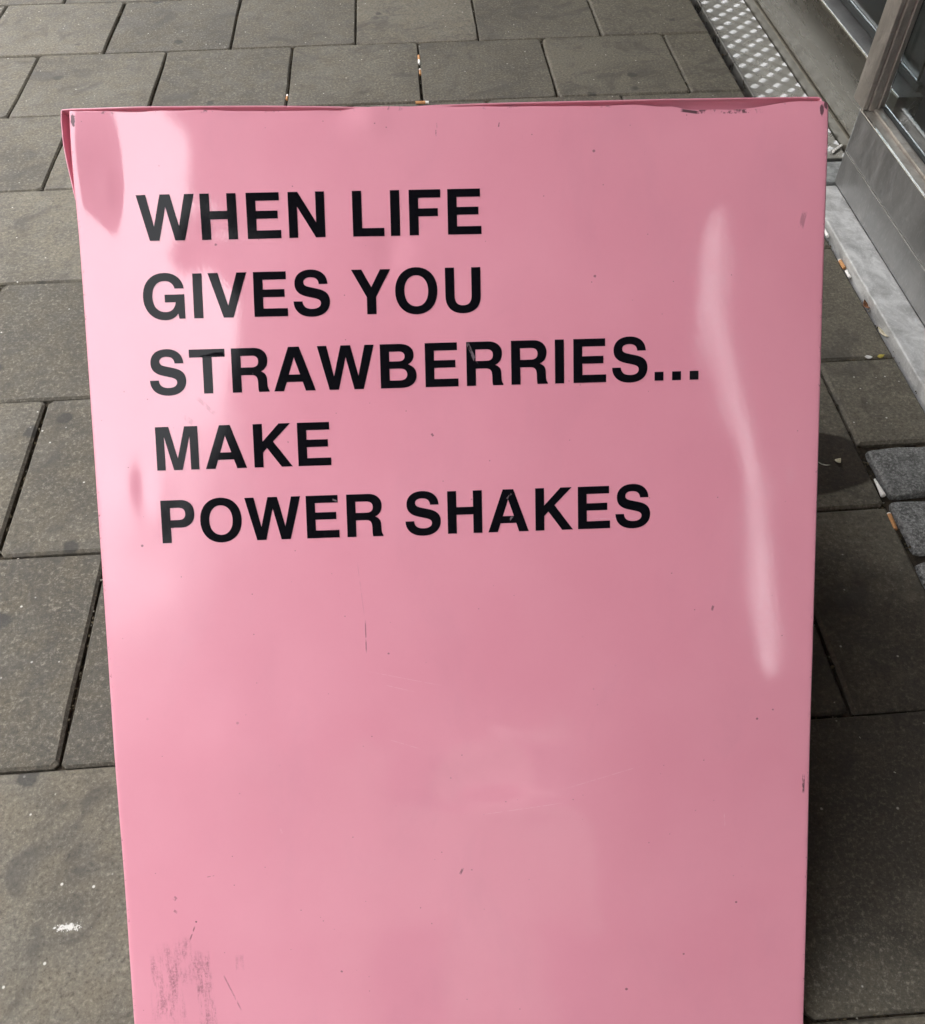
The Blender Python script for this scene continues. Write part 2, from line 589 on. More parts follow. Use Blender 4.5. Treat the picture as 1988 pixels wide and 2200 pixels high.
EDGE = 1.709
SETT_Y, SETT_X = -1.617, 1.563
for j in range(-9, 17):
    y1, y0 = -P * j - GY / 2, -P * (j + 1) + GY / 2
    off = ROWOFF.get(j, .47 if j % 2 == 0 else -.03)
    for i in range(-9, 6):
        x0, x1 = P * (i + off) + GX / 2, P * (i + off + 1) - GX / 2
        if x1 < -2.95 or x0 > EDGE - .02:
            continue
        far = False
        if x1 > EDGE or (y0 < SETT_Y and x1 > SETT_X - .002):
            if y0 < SETT_Y and y1 > SETT_Y and x0 > SETT_X - .06:      # slab shortened where the setts begin
                cut_slab([(x0, SETT_Y + .004), (EDGE, SETT_Y + .004), (EDGE, y1), (x0, y1)], j)
            elif y1 <= SETT_Y + .05 and x1 > SETT_X:
                if x0 < SETT_X - .03:
                    xe = SETT_X - .004
                    cut_slab([(x0, y0), (xe, y0), (xe, y1), (x0, y1)], j)
            else:
                xe = min(EDGE, x1)
                cut_slab([(x0, y0), (xe, y0), (xe, y1), (x0, y1)], j)
            continue
        me = SLABS[rnd.randrange(5)]
        o = link('paving_slab', me, M['slab'], pav)
        o.location = ((x0 + x1) / 2, (y0 + y1) / 2, rnd.uniform(-.0014, .0014))
        o.rotation_euler = (rnd.uniform(-.0028, .0028), rnd.uniform(-.0028, .0028), rnd.uniform(-.0025, .0025) + (math.pi if rnd.random() < .5 else 0))


# granite setts where the paving stops
def sett_mesh(sx, sy, seed):
    bm = bmesh.new()
    bmesh.ops.create_cube(bm, size=1)
    for v in bm.verts:
        v.co.x *= sx
        v.co.y *= sy
        v.co.z = v.co.z * .09 - .045
    bmesh.ops.bevel(bm, geom=list(bm.edges), offset=.012, segments=2, profile=.6, affect='EDGES')
    bmesh.ops.subdivide_edges(bm, edges=list(bm.edges), cuts=2, use_grid_fill=True)
    for v in bm.verts:
        q = v.co * 22 + Vector((seed * 5.1, 0, 0))
        v.co += Vector((noise.noise(q), noise.noise(q + Vector((9, 0, 0))), noise.noise(q + Vector((0, 9, 0))))) * .0035
        if v.co.z > -.02:
            v.co.z += .003 * noise.noise(v.co * 60 + Vector((seed, 2, 0)))
    me = bpy.data.meshes.new('granite_sett')
    bm.to_mesh(me)
    bm.free()
    for p in me.polygons:
        p.use_smooth = True
    return me


SETTS = [sett_mesh(.148, .106, i) for i in range(4)]
yy = SETT_Y - .003
r = 0
while yy > -3.4:
    for c in range(1):
        o = link('granite_sett', SETTS[r % 4], M['sett'], pav)
        o.location = (SETT_X + .081 + rnd.uniform(-.003, .003) - .002 * r, yy - .056, rnd.uniform(-.004, .003))
        o.rotation_euler = (rnd.uniform(-.03, .03), rnd.uniform(-.03, .03), rnd.uniform(-.04, .04))
    yy -= .1165
    r += 1

# ------------------------------------------------------------------ shop front
XN, XF = 1.780, 1.851      # faces of the near cladding and of the recessed far panel
YC = -.838                 # where the near part begins
shop = empty('shop_front', (1.8, 0, 0))
tag(shop, 'grey metal shop front with dark windows along the pavement edge on the right', 'shop front')
ZT = 2.95


def part(name, b, mat, parent=None, bevel=0.0, extra=()):
    o = box(name, b, mat, None, bevel, extra)
    p = parent or shop
    o.parent = p
    o.matrix_parent_inverse = p.matrix_world.inverted() if p is shop else Matrix()
    return o


bpy.context.view_layer.update()
# far half: tread plate, skirting, steel kick panel, window
tread = part('tread_plate', (1.715, XF, -.735, 5.2, -.05, .018), M['tread'], bevel=.0035)


def tread_bars():
    bm = bmesh.new()
    pitch = .0293
    L, Wd, H = .0225, .0019, .0010
    ny = int((1.6 + .735) / pitch)
    for iy in range(ny):
        for ix in range(5):
            cx = 1.7330 + ix * pitch
            cy = -.722 + iy * pitch
            ang = math.radians(45) if (ix + iy) % 2 else math.radians(-45)
            d = Vector((math.cos(ang), math.sin(ang), 0))
            nn = Vector((-d.y, d.x, 0))
            for q in range(-2, 3):
                c = Vector((cx, cy, .0178)) + nn * q * .0049
                l = L * (1 - .06 * abs(q))
                prof = [(-.5, 0), (-.22, .5), (.22, .5), (.5, 0), (.22, -.5), (-.22, -.5)]
                b = [bm.verts.new(c + d * l * a + nn * Wd * 1.2 * w_) for a, w_ in prof]
                t = [bm.verts.new(c + d * l * .78 * a + nn * Wd * .5 * w_ + Vector((0, 0, H))) for a, w_ in prof]
                for i in range(6):
                    k = (i + 1) % 6
                    bm.faces.new((b[i], b[k], t[k], t[i]))
                bm.faces.new(t)
    # trim bars that run over the plate's edges
    geom = bm.verts[:] + bm.edges[:] + bm.faces[:]
    bmesh.ops.bisect_plane(bm, geom=geom, plane_co=(1.7185, 0, 0), plane_no=(-1, 0, 0), clear_outer=True)
    geom = bm.verts[:] + bm.edges[:] + bm.faces[:]
    bmesh.ops.bisect_plane(bm, geom=geom, plane_co=(XF - .002, 0, 0), plane_no=(1, 0, 0), clear_outer=True)
    me = bpy.data.meshes.new('tread_bars')
    bm.to_mesh(me)
    bm.free()
    o = link('tread_bars', me, M['worn'], tread)
    o.matrix_parent_inverse = Matrix()
    o['kind'] = 'stuff'
    return o


tb = tread_bars()
tb.parent = tread
tb.matrix_parent_inverse = tread.matrix_parent_inverse @ Matrix()
tb.matrix_parent_inverse = Matrix()
part('end_plate', (1.716, XF, YC + .012, -.739, -.05, .014), M['seal'], bevel=.003)
part('skirting', (XF, XF + .06, YC, 5.2, .0, .0475), M['kick'], bevel=.0025)
part('kick_panel', (XF + .006, XF + .06, YC, 5.2, .0485, .2065), M['kick'], bevel=.0015)
part('bead', (XF + .0050, XF + .0085, YC, 5.2, .2072, .2098), M['bead'], bevel=.0006)
part('window_sill', (XF + .0090, XF + .06, YC, 5.2, .2070, .2090), M['clad'], bevel=.0008)
part('rubber_seal', (XF + .040, XF + .052, YC, 5.2, .2168, .232), M['rubber'], bevel=.002)
g1 = part('window_pane', (XF + .044, XF + .050, YC + .02, 5.2, .2322, 2.6), M['glass'])
# near half: ledge, cladding in two strips, sill, window
part('ledge', (1.714, XN + .002, -3.3, YC - .012, -.05, .0205), M['ledge'], bevel=.003)
part('cladding_panel', (XN, XN + .06, -3.2, YC, .0212, .0945), M['clad'], bevel=.0018)
part('cladding_panel', (XN + .001, XN + .06, -3.2, YC, .0962, .186), M['clad'], bevel=.0018)
part('bead', (XN - .0012, XN + .01, -3.2, YC - .006, .0946, .0961), M['bead'])
part('bead', (XN - .0015, XN + .004, -3.2, YC - .002, .1862, .1892), M['bead'], bevel=.0007)
part('window_sill', (XN + .0045, XN + .022, -3.2, YC - .002, .186, .1885), M['frame'], bevel=.001)
part('window_sill', (XN + .0225, XN + .040, -3.2, YC - .002, .186, .1945), M['frame'], bevel=.0015)
part('rubber_seal', (XN + .0405, XN + .050, -3.2, YC - .02, .186, .2005), M['rubber'], bevel=.002)
part('window_pane', (XN + .044, XN + .049, -3.2, YC - .012, .2008, 2.6), M['glass'])
# mullion with its ridges
part('mullion', (XN + .001, XN + .0115, YC - .012, YC + .045, .1895, 2.7), M['frame'], bevel=.0018,
     extra=((XN + .012, XN + .0285, YC - .016, YC + .042, .1895, 2.7), (XN + .029, XN + .033, YC - .020, YC + .04, .1947, 2.7),
            (XN + .0335, XN + .043, YC - .013, YC + .04, .1947, 2.7)))
part('corner_strip', (XN + .003, XN + .06, YC + .0005, YC + .006, .0205, .189), M['seal'], bevel=.0015)
# inside of the shop
part('shop_floor', (1.915, 6.0, -3.2, 5.2, -.30, .06), M['floor'])
part('back_wall', (6.0, 6.2, -3.2, 5.2, -.30, 3.0), M['dark'])
part('side_wall', (1.915, 6.0, 5.2, 5.4, -.30, 3.0), M['dark'])
part('shop_ceiling', (1.84, 6.0, -3.2, 5.2, 2.7, 3.0), M['dark'])
for i, q in enumerate((-.2, .55, 1.3, 2.05)):
    part('floor_board', (1.94, 5.9, -3.0 + i * 1.9, -1.11 + i * 1.9, .0604, .064), M['floor'], bevel=.001)
# upper storeys added to block the sun; invented passage whose slot reflects as the streak
part('added_sun_block', (1.84, 6.2, -3.3, 13.9, 3.305, 16.0), M['render'])
part('side_wall', (1.84, 6.0, -3.3, -3.202, -.3, ZT - .004), M['render'])
SX, SWID = 2.95, .115  # sky slot placed and sized for the pale streak on the board
part('added_slot_wall', (1.79, SX - SWID / 2, -6.15, -6.0, -.3, 7.2), M['render'])
part('added_slot_wall', (SX + SWID / 2, 6.0, -6.15, -6.0, -.3, 7.2), M['render'])
part('added_slot_wall', (SX - SWID / 2, SX + SWID / 2, -6.15, -6.002, -.3, 2.08), M['render'])
part('added_slot_wall', (SX - SWID / 2, SX + SWID / 2, -6.15, -6.002, 6.95, 7.2), M['render'])
part('added_passage_wall', (6.0, 6.2, -6.15, -3.302, -.3, 7.2), M['render'])
part('added_gap_wall', (1.79, 1.95, -9.0, -6.152, -.3, 7.2), M['render'])  # added to close a stray sky gap in the board's reflection
part('added_passage_roof', (1.79, 6.2, -6.15, -3.302, 7.202, 16.0), M['render'])
part('added_passage_lintel', (1.79, 1.90, -6.148, -3.302, ZT + .352, 7.2), M['render'])

# invented overhead slab, out of view, shaping daylight and reflections; open on the left
added_canopy_poly = [(-.12, 14.0), (-.12, -3.6), (-.45, -4.6), (-1.35, -6.6), (-1.35, -9.0), (.9, -9.0), (.9, -3.25), (6.2, -3.25), (6.2, 14.0)]


def prism(name, poly, z0, z1, mat):
    n = len(poly)
    vs = [(x, y, z0) for x, y in poly] + [(x, y, z1) for x, y in poly]
    fs = [tuple(range(n - 1, -1, -1))[::-1], tuple(range(n, 2 * n))]
    fs += [(i, n + i, n + (i + 1) % n, (i + 1) % n) for i in range(n)]
    bm = bmesh.new()
    bv = [bm.verts.new(v) for v in vs]
    for f in fs:
        bm.faces.new([bv[i] for i in f])
    bmesh.ops.recalc_face_normals(bm, faces=bm.faces[:])
    me = bpy.data.meshes.new(name)
    bm.to_mesh(me)
    bm.free()
    return link(name, me, mat)


cn = prism('added_canopy', added_canopy_poly, ZT, ZT + .35, M['soffit'])
cn.parent = shop
cn.matrix_parent_inverse = shop.matrix_world.inverted()

part('added_canopy', (.9, 1.9, -9.0, -3.251, ZT + .3505, ZT + .70), M['soffit'])  # raised piece, so the slot's light reaches the board

# invented neighbouring buildings, out of view, only soft reflections in the enamel and steel
def facade(name, x0, x1, y0, y1, h, label, axis):
    e = empty(name, ((x0 + x1) / 2, (y0 + y1) / 2, 0))
    tag(e, label, 'building')
    bpy.context.view_layer.update()
    o = box('wall', (x0, x1, y0, y1, -.3, h), M['render'])
    o.parent = e
    o.matrix_parent_inverse = e.matrix_world.inverted()
    k = 0
    bm = bmesh.new()
    z = 1.2
    while z + 1.6 < h:
        a, b = (y0, y1) if axis == 'x' else (x0, x1)
        t = a + .8
        while t + 1.3 < b:
            if axis == 'x':
                bm_box(bm, x1 - .05, x1 + .02, t, t + 1.1, z, z + 1.6)
            else:
                bm_box(bm, t, t + 1.1, y1 - .05, y1 + .02, z, z + 1.6)
            t += 2.3
        z += 3.1
    me = bpy.data.meshes.new('windows')
    bm.to_mesh(me)
    bm.free()
    w = link('windows', me, M['dark'])
    w.parent = e
    w.matrix_parent_inverse = e.matrix_world.inverted()
    w['kind'] = 'stuff'
    return e


facade('street_building', -24, -14.1, -50, 40, 13, 'tall rendered building across the street on the left', 'x')
facade('added_corner_building', -13, 4, -22, -16, 9.0, 'unseen rendered building added behind the viewer to close off the sky', 'y')  # added, sized to block sky in the board's reflection
facade('added_end_building', -13, 12, 32, 40, 12, 'unseen rendered building added at the far end of the street to limit the sky', 'y')  # added to limit the sky mirrored in the metal

# ------------------------------------------------------------------ the pink board
U = Vector((0.99931623, -0.03630786, -0.0069869)).normalized()
V = Vector((0.03031581, 0.6964197, 0.71699411))
V = (V - U * V.dot(U)).normalized()
N = U.cross(V)
TL = Vector((0.52052976, -1.78421997, 0.69957469))
MB = Matrix(((U.x, -N.x, V.x, TL.x), (U.y, -N.y, V.y, TL.y), (U.z, -N.z, V.z, TL.z), (0, 0, 0, 1)))
base_pt = TL + U * BW / 2
board = empty('sandwich_board', (base_pt.x, base_pt.y + .02, 0))
tag(board, 'dented glossy pink metal sandwich board with black lettering standing on the pavement', 'sandwich board')
bpy.context.view_layer.update()


def G(a, b, ca, cb, ra, rb):
    return math.exp(-((a - ca) / ra) ** 2 - ((b - cb) / rb) ** 2)


def hgt(a, b):
    """height of the beaten sheet above its plane, towards the viewer"""
    h = 0.0
    h += .0052 * G(a, b, -.012, -.040, .034, .052)       # bulge at the upper left corner
    h += -.0014 * G(a, b, .046, -.080, .020, .050)
    h += .0006 * G(a, b, .030, -.066, .007, .016)
    h += -.0016 * G(a, b, .288, -.130, .016, .020)        # ding between the first two lines
    h += .0012 * G(a, b, .030, -.36, .028, .040)         # knock on the left edge by the last line
    h += -.0012 * G(a, b, .045, -.345, .009, .024)
    h += -.0020 * G(a, b, .135, -.118, .060, .028)
    h += .0006 * G(a, b, .315, -.135, .020, .022)
    h += .0016 * G(a, b, .700, -.030, .040, .060)
    h += -.0003 * G(a, b, .655, -.075, .022, .040)
    h += -.0010 * G(a, b, .245, -.004, .016, .012)
    h += .0010 * G(a, b, .275, -.010, .014, .014)          # upper right corner
    h += -.0026 * G(a, b, .600, -.004, .050, .022)        # pushed in top edge
    h += -.0012 * G(a, b, .200, .0, .05, .016)
    h += .0016 * G(a, b, .135, -.60, .055, .045)
    h += -.0010 * G(a, b, .165, -.575, .030, .060)
    h += .0005 * G(a, b, .252, -.598, .014, .009)
    h += -.0015 * G(a, b, .365, -.645, .045, .022)
    h += .0010 * G(a, b, .42, -.675, .06, .016)
    h += .0009 * G(a, b, .50, -.70, .09, .03)
    h += -.0012 * G(a, b, .60, -.62, .05, .06)
    h += .0002 * G(a, b, .6765, -.345, .005, .016)
    h += .0035 * math.sin(math.pi * min(1, max(0, a / BW))) * math.sin(math.pi * min(1, max(0, -b / BL)))
    calm = 1 - .75 * math.exp(-((a - .63) / .07) ** 2)
    h += .0010 * calm * noise.noise(Vector((a * 6, b * 5, 1.7)))
    h += .00022 * calm * noise.noise(Vector((a * 24, b * 20, 5.1)))
    return h


# a shallow buckle runs down the right side: position and slope along its length
BUCKLE = [(.0, .602, .012), (-.04, .602, .022), (-.102, .602, .0209), (-.142, .600, .0115), (-.177, .600, .0040), (-.221, .606, -.0016), (-.260, .615, -.0043),
          (-.301, .627, -.0057), (-.337, .637, -.0076), (-.383, .645, -.0127), (-.429, .649, -.0200), (-.476, .654, -.0278),
          (-.524, .657, -.0364), (-.548, .658, -.0410), (-.62, .660, -.040), (-.80, .66, .0), (-1.0, .66, .0)]
hgt0 = hgt


def _lerp(tab, b, c):
    for p, q in zip(tab, tab[1:]):
        if b >= q[0]:
            t = min(1, max(0, (p[0] - b) / (p[0] - q[0])))
            t = t * t * (3 - 2 * t) * .35 + t * .65
            return p[c] * (1 - t) + q[c] * t
    return tab[-1][c]


GTAB = []
for k_ in range(101):
    b_ = -k_ * .01
    ac_ = _lerp(BUCKLE, b_, 1)
    s0_ = (hgt0(ac_ + .004, b_) - hgt0(ac_ - .004, b_)) / .008
    GTAB.append((b_, ac_, _lerp(BUCKLE, b_, 2) - s0_))
GTAB = [(GTAB[i][0], sum(GTAB[min(100, max(0, i + d))][1] for d in (-3, -2, -1, 0, 1, 2, 3)) / 7,
         sum(GTAB[min(100, max(0, i + d))][2] for d in (-2, -1, 0, 1, 2)) / 5) for i in range(101)]


def hgt(a, b):
    x = min(99.999, max(0, -b * 100))
    i = int(x)
    t = x - i
    ac = GTAB[i][1] * (1 - t) + GTAB[i + 1][1] * t
    g = GTAB[i][2] * (1 - t) + GTAB[i + 1][2] * t
    q, s_ = a - ac, .016
    ramp = .5 * s_ * (math.log(math.cosh((q + .055) / s_)) - math.log(math.cosh((q - .055) / s_)))
    return hgt0(a, b) + g * ramp


def top_edge(a):
    """how far the upper edge is pushed down"""
    d = 0
    for px, py in ():
        pass
    d -= .0052 * G(a, 0, .578, 0, .040, 1)
    d -= .0034 * G(a, 0, .622, 0, .026, 1)
    d -= .0017 * G(a, 0, .185, 0, .045, 1)
    d += .0010 * G(a, 0, .305, 0, .05, 1)
    d -= .0009 * G(a, 0, .055, 0, .02, 1)
    d -= .0010 * G(a, 0, .47, 0, .03, 1)
    d += .0009 * noise.noise(Vector((a * 38, 2.2, 0)))
    d -= .0014 * G(a, 0, .245, 0, .012, 1)
    d += .0012 * G(a, 0, .552, 0, .008, 1)
    return d


def front_mesh():
    rr, ret = .0022, .016
    prof = [(-.0002, ret), (-.0002, ret * .5), (0, rr)]
    prof += [(rr - rr * math.cos(t), rr - rr * math.sin(t)) for t in (math.pi / 8, math.pi / 4, 3 * math.pi / 8)]
    na = 150
    flat = [(rr + (BW - 2 * rr) * i / na, 0) for i in range(na + 1)]
    right = [(BW - x, y) for x, y in reversed(prof)]
    P_ = prof + flat + right
    nb = 200
    bs = [0, -.0006, -.0015, -.003, -.005] + [-.005 - (BL - .005) * (i / nb) for i in range(1, nb + 1)]
    rows = [('ret', .009), ('ret', .003)] + [('b', q) for q in bs]
    vs, fs = [], []
    for kind, b in rows:
        for a, y in P_:
            bb = 0 if kind == 'ret' else b
            aa = min(BW, max(0, a))
            w = math.exp(bb / .012)
            db = top_edge(aa) * w
            # cut the upper right corner round
            cr = .006
            ex = aa - (BW - cr)
            if ex > 0:
                db -= (cr - math.sqrt(max(0, cr * cr - ex * ex))) * math.exp(bb / .006)
            yy_ = y - hgt(aa, bb) * (1 if y < rr else max(0, 1 - (y - rr) / ret))
            if kind == 'ret':
                yy_ += b
                db -= .0004
            vs.append((a, yy_, bb + db))
    n = len(P_)
    for j in range(len(rows) - 1):
        for i in range(n - 1):
            k = j * n + i
            fs.append((k, k + n, k + n + 1, k + 1))
    me = mesh('front_panel', vs, fs, True)
    return me


front = link('front_panel', front_mesh(), M['pink'])
front.parent = board
front.matrix_world = MB

# the tray that the front sheet sits in: its rim shows along the top and the upper left
RIM = [(.0080, -.118, .0060), (.0030, -.094, .0030), (-.0010, -.076, .0016), (-.0038, -.058, .0012), (-.0064, -.042, .0012), (-.0082, -.027, .0012), (-.0086, -.008, .0012), (-.0080, .0012, .0014), (-.0068, .0026, .0016),
       (.0, .0031, .0018), (.068, .0044, .0018), (.175, .0036, .0018), (.225, .0025, .0018), (.26, .0014, .0018), (.30, .0006, .0018), (.335, .0022, .0018), (.40, .0034, .0018), (.555, .0048, .0018),
       (.627, .0050, .0018), (.689, .0050, .0018), (.6925, .0036, .0018), (.6932, .000, .0016), (.6932, -.012, .0014)]


def tray_mesh():
    # refine the outline, then sweep a thin folded lip along it
    pts = []
    for i in range(len(RIM) - 1):
        for q in range(4):
            t = q / 4
            pts.append(tuple(RIM[i][c] * (1 - t) + RIM[i + 1][c] * t for c in range(3)))
    pts.append(RIM[-1])
    vs, fs = [], []
    n = len(pts)
    for i, (a, b, h) in enumerate(pts):
        p0, p1 = pts[max(0, i - 1)], pts[min(n - 1, i + 1)]
        d = Vector((p1[0] - p0[0], p1[1] - p0[1])).normalized()
        inn = Vector((d.y, -d.x))          # towards the sheet
        th = .0011
        for o, dep in ((0, -.030), (-.0002, -h - .0004), (.0001, -h + .0004), (th, -h + .0002), (th + .0002, -h - .0008), (th + .0012, -.012), (.014, -.014)):
            q = Vector((a, b)) + inn * o
            vs.append((q.x, -dep, q.y))
    m = 7
    for i in range(n - 1):
        for j in range(m - 1):
            k = i * m + j
            fs.append((k, k + 1, k + m + 1, k + m))
    return mesh('backing_tray', vs, fs, True)


tray = link('backing_tray', tray_mesh(), M['pink_plain'])
tray.parent = board
tray.matrix_world = MB


# back leaf: hinged at the top behind the tray, leaning away to the ground
def back_mesh():
    L0, L1 = Vector((.5300, -1.7690, .684)), Vector((1.208, -1.790, .682))
    d = Vector((0, .70, -.714)).normalized()
    nrm = Vector((0, .714, .70))
    vs, fs = [], []
    for side in (L0, L1):
        for t in (0, .25, .5, .75, .955):
            for o in (.001, -.0012):
                vs.append(side + d * t + nrm * o)
    for t in range(4):
        for o in range(2):
            k = 2 * t + o
            fs.append((k, k + 2, k + 12, k + 10))
    for k in (0, 8):
        fs.append((k, k + 1, k + 11, k + 10))
    for k0 in (0, 10):
        for t in range(4):
            k = k0 + 2 * t
            fs.append((k, k + 1, k + 3, k + 2))
    return mesh('back_panel', vs, fs, False)


back = link('back_panel', back_mesh(), M['pink_plain'])
back.parent = board
back.matrix_parent_inverse = board.matrix_world.inverted()

# ------------------------------------------------------------------ lettering
# each glyph: advance, list of contours; contour items are (x, y) points or ((c1), (c2), (end)) cubic pieces
def rect(x0, y0, x1, y1):
    return [(x0, y0), (x1, y0), (x1, y1), (x0, y1)]


def oval(x0, y0, x1, y1, k=.60):
    cx, cy = (x0 + x1) / 2, (y0 + y1) / 2
    rx, ry = (x1 - x0) / 2, (y1 - y0) / 2
    return [(cx, y1), ((cx + rx * k, y1), (x1, cy + ry * k), (x1, cy)), ((x1, cy - ry * k), (cx + rx * k, y0), (cx, y0)),
            ((cx - rx * k, y0), (x0, cy - ry * k), (x0, cy)), ((x0, cy + ry * k), (cx - rx * k, y1), (cx, y1))]


GL = {
    ' ': (278, []),
    'I': (278, [rect(64, 0, 214, 718)]),
    '.': (278, [rect(64, 0, 214, 146)]),
    'H': (722, [[(71, 0), (71, 718), (221, 718), (221, 445), (501, 445), (501, 718), (651, 718), (651, 0), (501, 0), (501, 316), (221, 316), (221, 0)]]),
    'E': (667, [[(76, 0), (76, 718), (607, 718), (607, 591), (226, 591), (226, 434), (576, 434), (576, 311), (226, 311), (226, 129), (621, 129), (621, 0)]]),
    'F': (611, [[(76, 0), (76, 718), (587, 718), (587, 589), (226, 589), (226, 423), (542, 423), (542, 297), (226, 297), (226, 0)]]),
    'L': (611, [[(76, 0), (76, 718), (226, 718), (226, 130), (583, 130), (583, 0)]]),
    'N': (722, [[(69, 0), (69, 718), (226, 718), (511, 238), (511, 718), (654, 718), (654, 0), (500, 0), (212, 486), (212, 0)]]),
    'M': (833, [[(69, 0), (69, 718), (287, 718), (418, 187), (549, 718), (765, 718), (765, 0), (628, 0), (628, 560), (487, 0), (346, 0), (206, 560), (206, 0)]]),
    'W': (944, [[(6, 718), (160, 718), (271, 220), (392, 718), (551, 718), (672, 220), (785, 718), (938, 718), (753, 0), (599, 0), (471, 528), (345, 0), (192, 0)]]),
    'V': (667, [[(19, 718), (180, 718), (335, 190), (488, 718), (648, 718), (413, 0), (255, 0)]]),
    'Y': (667, [[(15, 718), (184, 718), (336, 434), (486, 718), (653, 718), (410, 276), (410, 0), (259, 0), (259, 276)]]),
    'A': (722, [[(20, 0), (272, 718), (450, 718), (702, 0), (540, 0), (492, 147), (229, 147), (180, 0)], [(269, 268), (454, 268), (361, 545)]]),
    'K': (722, [[(87, 0), (87, 718), (237, 718), (237, 425), (515, 718), (704, 718), (411, 423), (722, 0), (538, 0), (307, 318), (237, 244), (237, 0)]]),
    'T': (611, [[(14, 718), (598, 718), (598, 589), (381, 589), (381, 0), (231, 0), (231, 589), (14, 589)]]),
    'P': (667, [[(76, 0), (76, 718), (400, 718), ((548, 718), (627, 632), (627, 490)), ((627, 348), (540, 256), (404, 256)), (226, 256), (226, 0)],
                [(226, 590), (360, 590), ((438, 590), (477, 556), (477, 487)), ((477, 418), (438, 384), (360, 384)), (226, 384)]]),
    'R': (722, [[(76, 0), (76, 718), (441, 718), ((576, 718), (664, 640), (664, 521)), ((664, 428), (625, 368), (552, 335)),
                 ((636, 303), (648, 250), (649, 172)), ((650, 92), (652, 52), (680, 24)), (680, 0), (511, 0),
                 ((497, 34), (499, 84), (498, 148)), ((496, 244), (470, 279), (385, 279)), (226, 279), (226, 0)],
                [(226, 592), (403, 592), ((476, 592), (514, 562), (514, 498)), ((514, 434), (476, 404), (403, 404)), (226, 404)]]),
    'B': (722, [[(76, 0), (76, 718), (388, 718), ((534, 718), (629, 656), (629, 535)), ((629, 460), (592, 410), (532, 382)),
                 ((618, 354), (669, 296), (669, 204)), ((669, 76), (572, 0), (418, 0)), (76, 0)],
                [(226, 594), (370, 594), ((440, 594), (479, 570), (479, 515)), ((479, 460), (440, 436), (370, 436)), (226, 436)],
                [(226, 316), (387, 316), ((470, 316), (515, 284), (515, 221)), ((515, 156), (470, 124), (387, 124)), (226, 124)]]),
    'U': (722, [[(72, 718), (222, 718), (222, 272), ((222, 160), (270, 110), (361, 110)), ((453, 110), (501, 160), (501, 272)),
                 (501, 718), (651, 718), (651, 265), ((651, 80), (545, -19), (361, -19)), ((178, -19), (72, 80), (72, 265))]]),
    'O': (778, [oval(44, -19, 734, 737), oval(194, 111, 584, 607)]),
    'G': (778, [[(394, 389), (712, 389), (712, 0), (617, 0), (602, 84), ((552, 12), (478, -19), (387, -19)),
                 ((185, -19), (44, 135), (44, 355)), ((44, 585), (185, 737), (400, 737)), ((570, 737), (690, 640), (708, 484)),
                 (560, 484), ((542, 560), (485, 607), (400, 607)), ((272, 607), (194, 508), (194, 355)),
                 ((194, 205), (274, 111), (402, 111)), ((492, 111), (557, 166), (568, 266)), (394, 266)]]),
    'S': (667, [[(600, 502), ((594, 650), (490, 737), (328, 737)), ((164, 737), (62, 650), (62, 514)), ((62, 398), (128, 336), (270, 303)),
                 (378, 278), ((455, 260), (481, 238), (481, 194)), ((481, 140), (426, 107), (340, 107)), ((240, 107), (186, 150), (183, 232)),
                 (37, 232), ((40, 72), (150, -19), (335, -19)), ((517, -19), (629, 75), (629, 221)), ((629, 336), (570, 396), (438, 427)),
                 (304, 458), ((234, 474), (207, 497), (207, 538)), ((207, 586), (252, 613), (322, 613)), ((405, 613), (451, 578), (456, 502))]]),
}


def flat_contour(c, n=10):
    pts = []
    for it in c:
        if isinstance(it[0], tuple):
            p0 = pts[-1]
            c1, c2, p3 = it
            for i in range(1, n + 1):
                t = i / n
                s = 1 - t
                pts.append((s ** 3 * p0[0] + 3 * s * s * t * c1[0] + 3 * s * t * t * c2[0] + t ** 3 * p3[0],
                            s ** 3 * p0[1] + 3 * s * s * t * c1[1] + 3 * s * t * t * c2[1] + t ** 3 * p3[1]))
        else:
            pts.append(it)
    if math.dist(pts[0], pts[-1]) < .01:
        pts.pop()
    return pts


EM = .0575 / 1000
LINES = [('WHEN LIFE', .0541, -.1151, .0029, .3738), ('GIVES YOU', .0534, -.1869, .0040, .3709 + .0010),
         ('STRAWBERRIES...', .0556, -.2571, .0073, .5792), ('MAKE', .0558, -.3288, .0095, .2257), ('POWER SHAKES', .0564, -.3989, .0098, .5329)]
EXTR = {'E': 46, 'U': 71, '.': 64, 'S': 38}


def letter_mesh(ch):
    cu = bpy.data.curves.new('glyph', 'CURVE')
    cu.dimensions = '2D'
    cu.fill_mode = 'FRONT'
    for c in GL[ch][1]:
        pts = flat_contour(c)
        sp = cu.splines.new('POLY')
        sp.points.add(len(pts) - 1)
        for q, (x, y) in zip(sp.points, pts):
            q.co = (x, y, 0, 1)
        sp.use_cyclic_u = True
    ob = bpy.data.objects.new('glyph', cu)
    COL.objects.link(ob)
    dg = bpy.context.evaluated_depsgraph_get()
    me = bpy.data.meshes.new_from_object(ob.evaluated_get(dg))
    bpy.data.objects.remove(ob)
    bpy.data.curves.remove(cu)
    return me


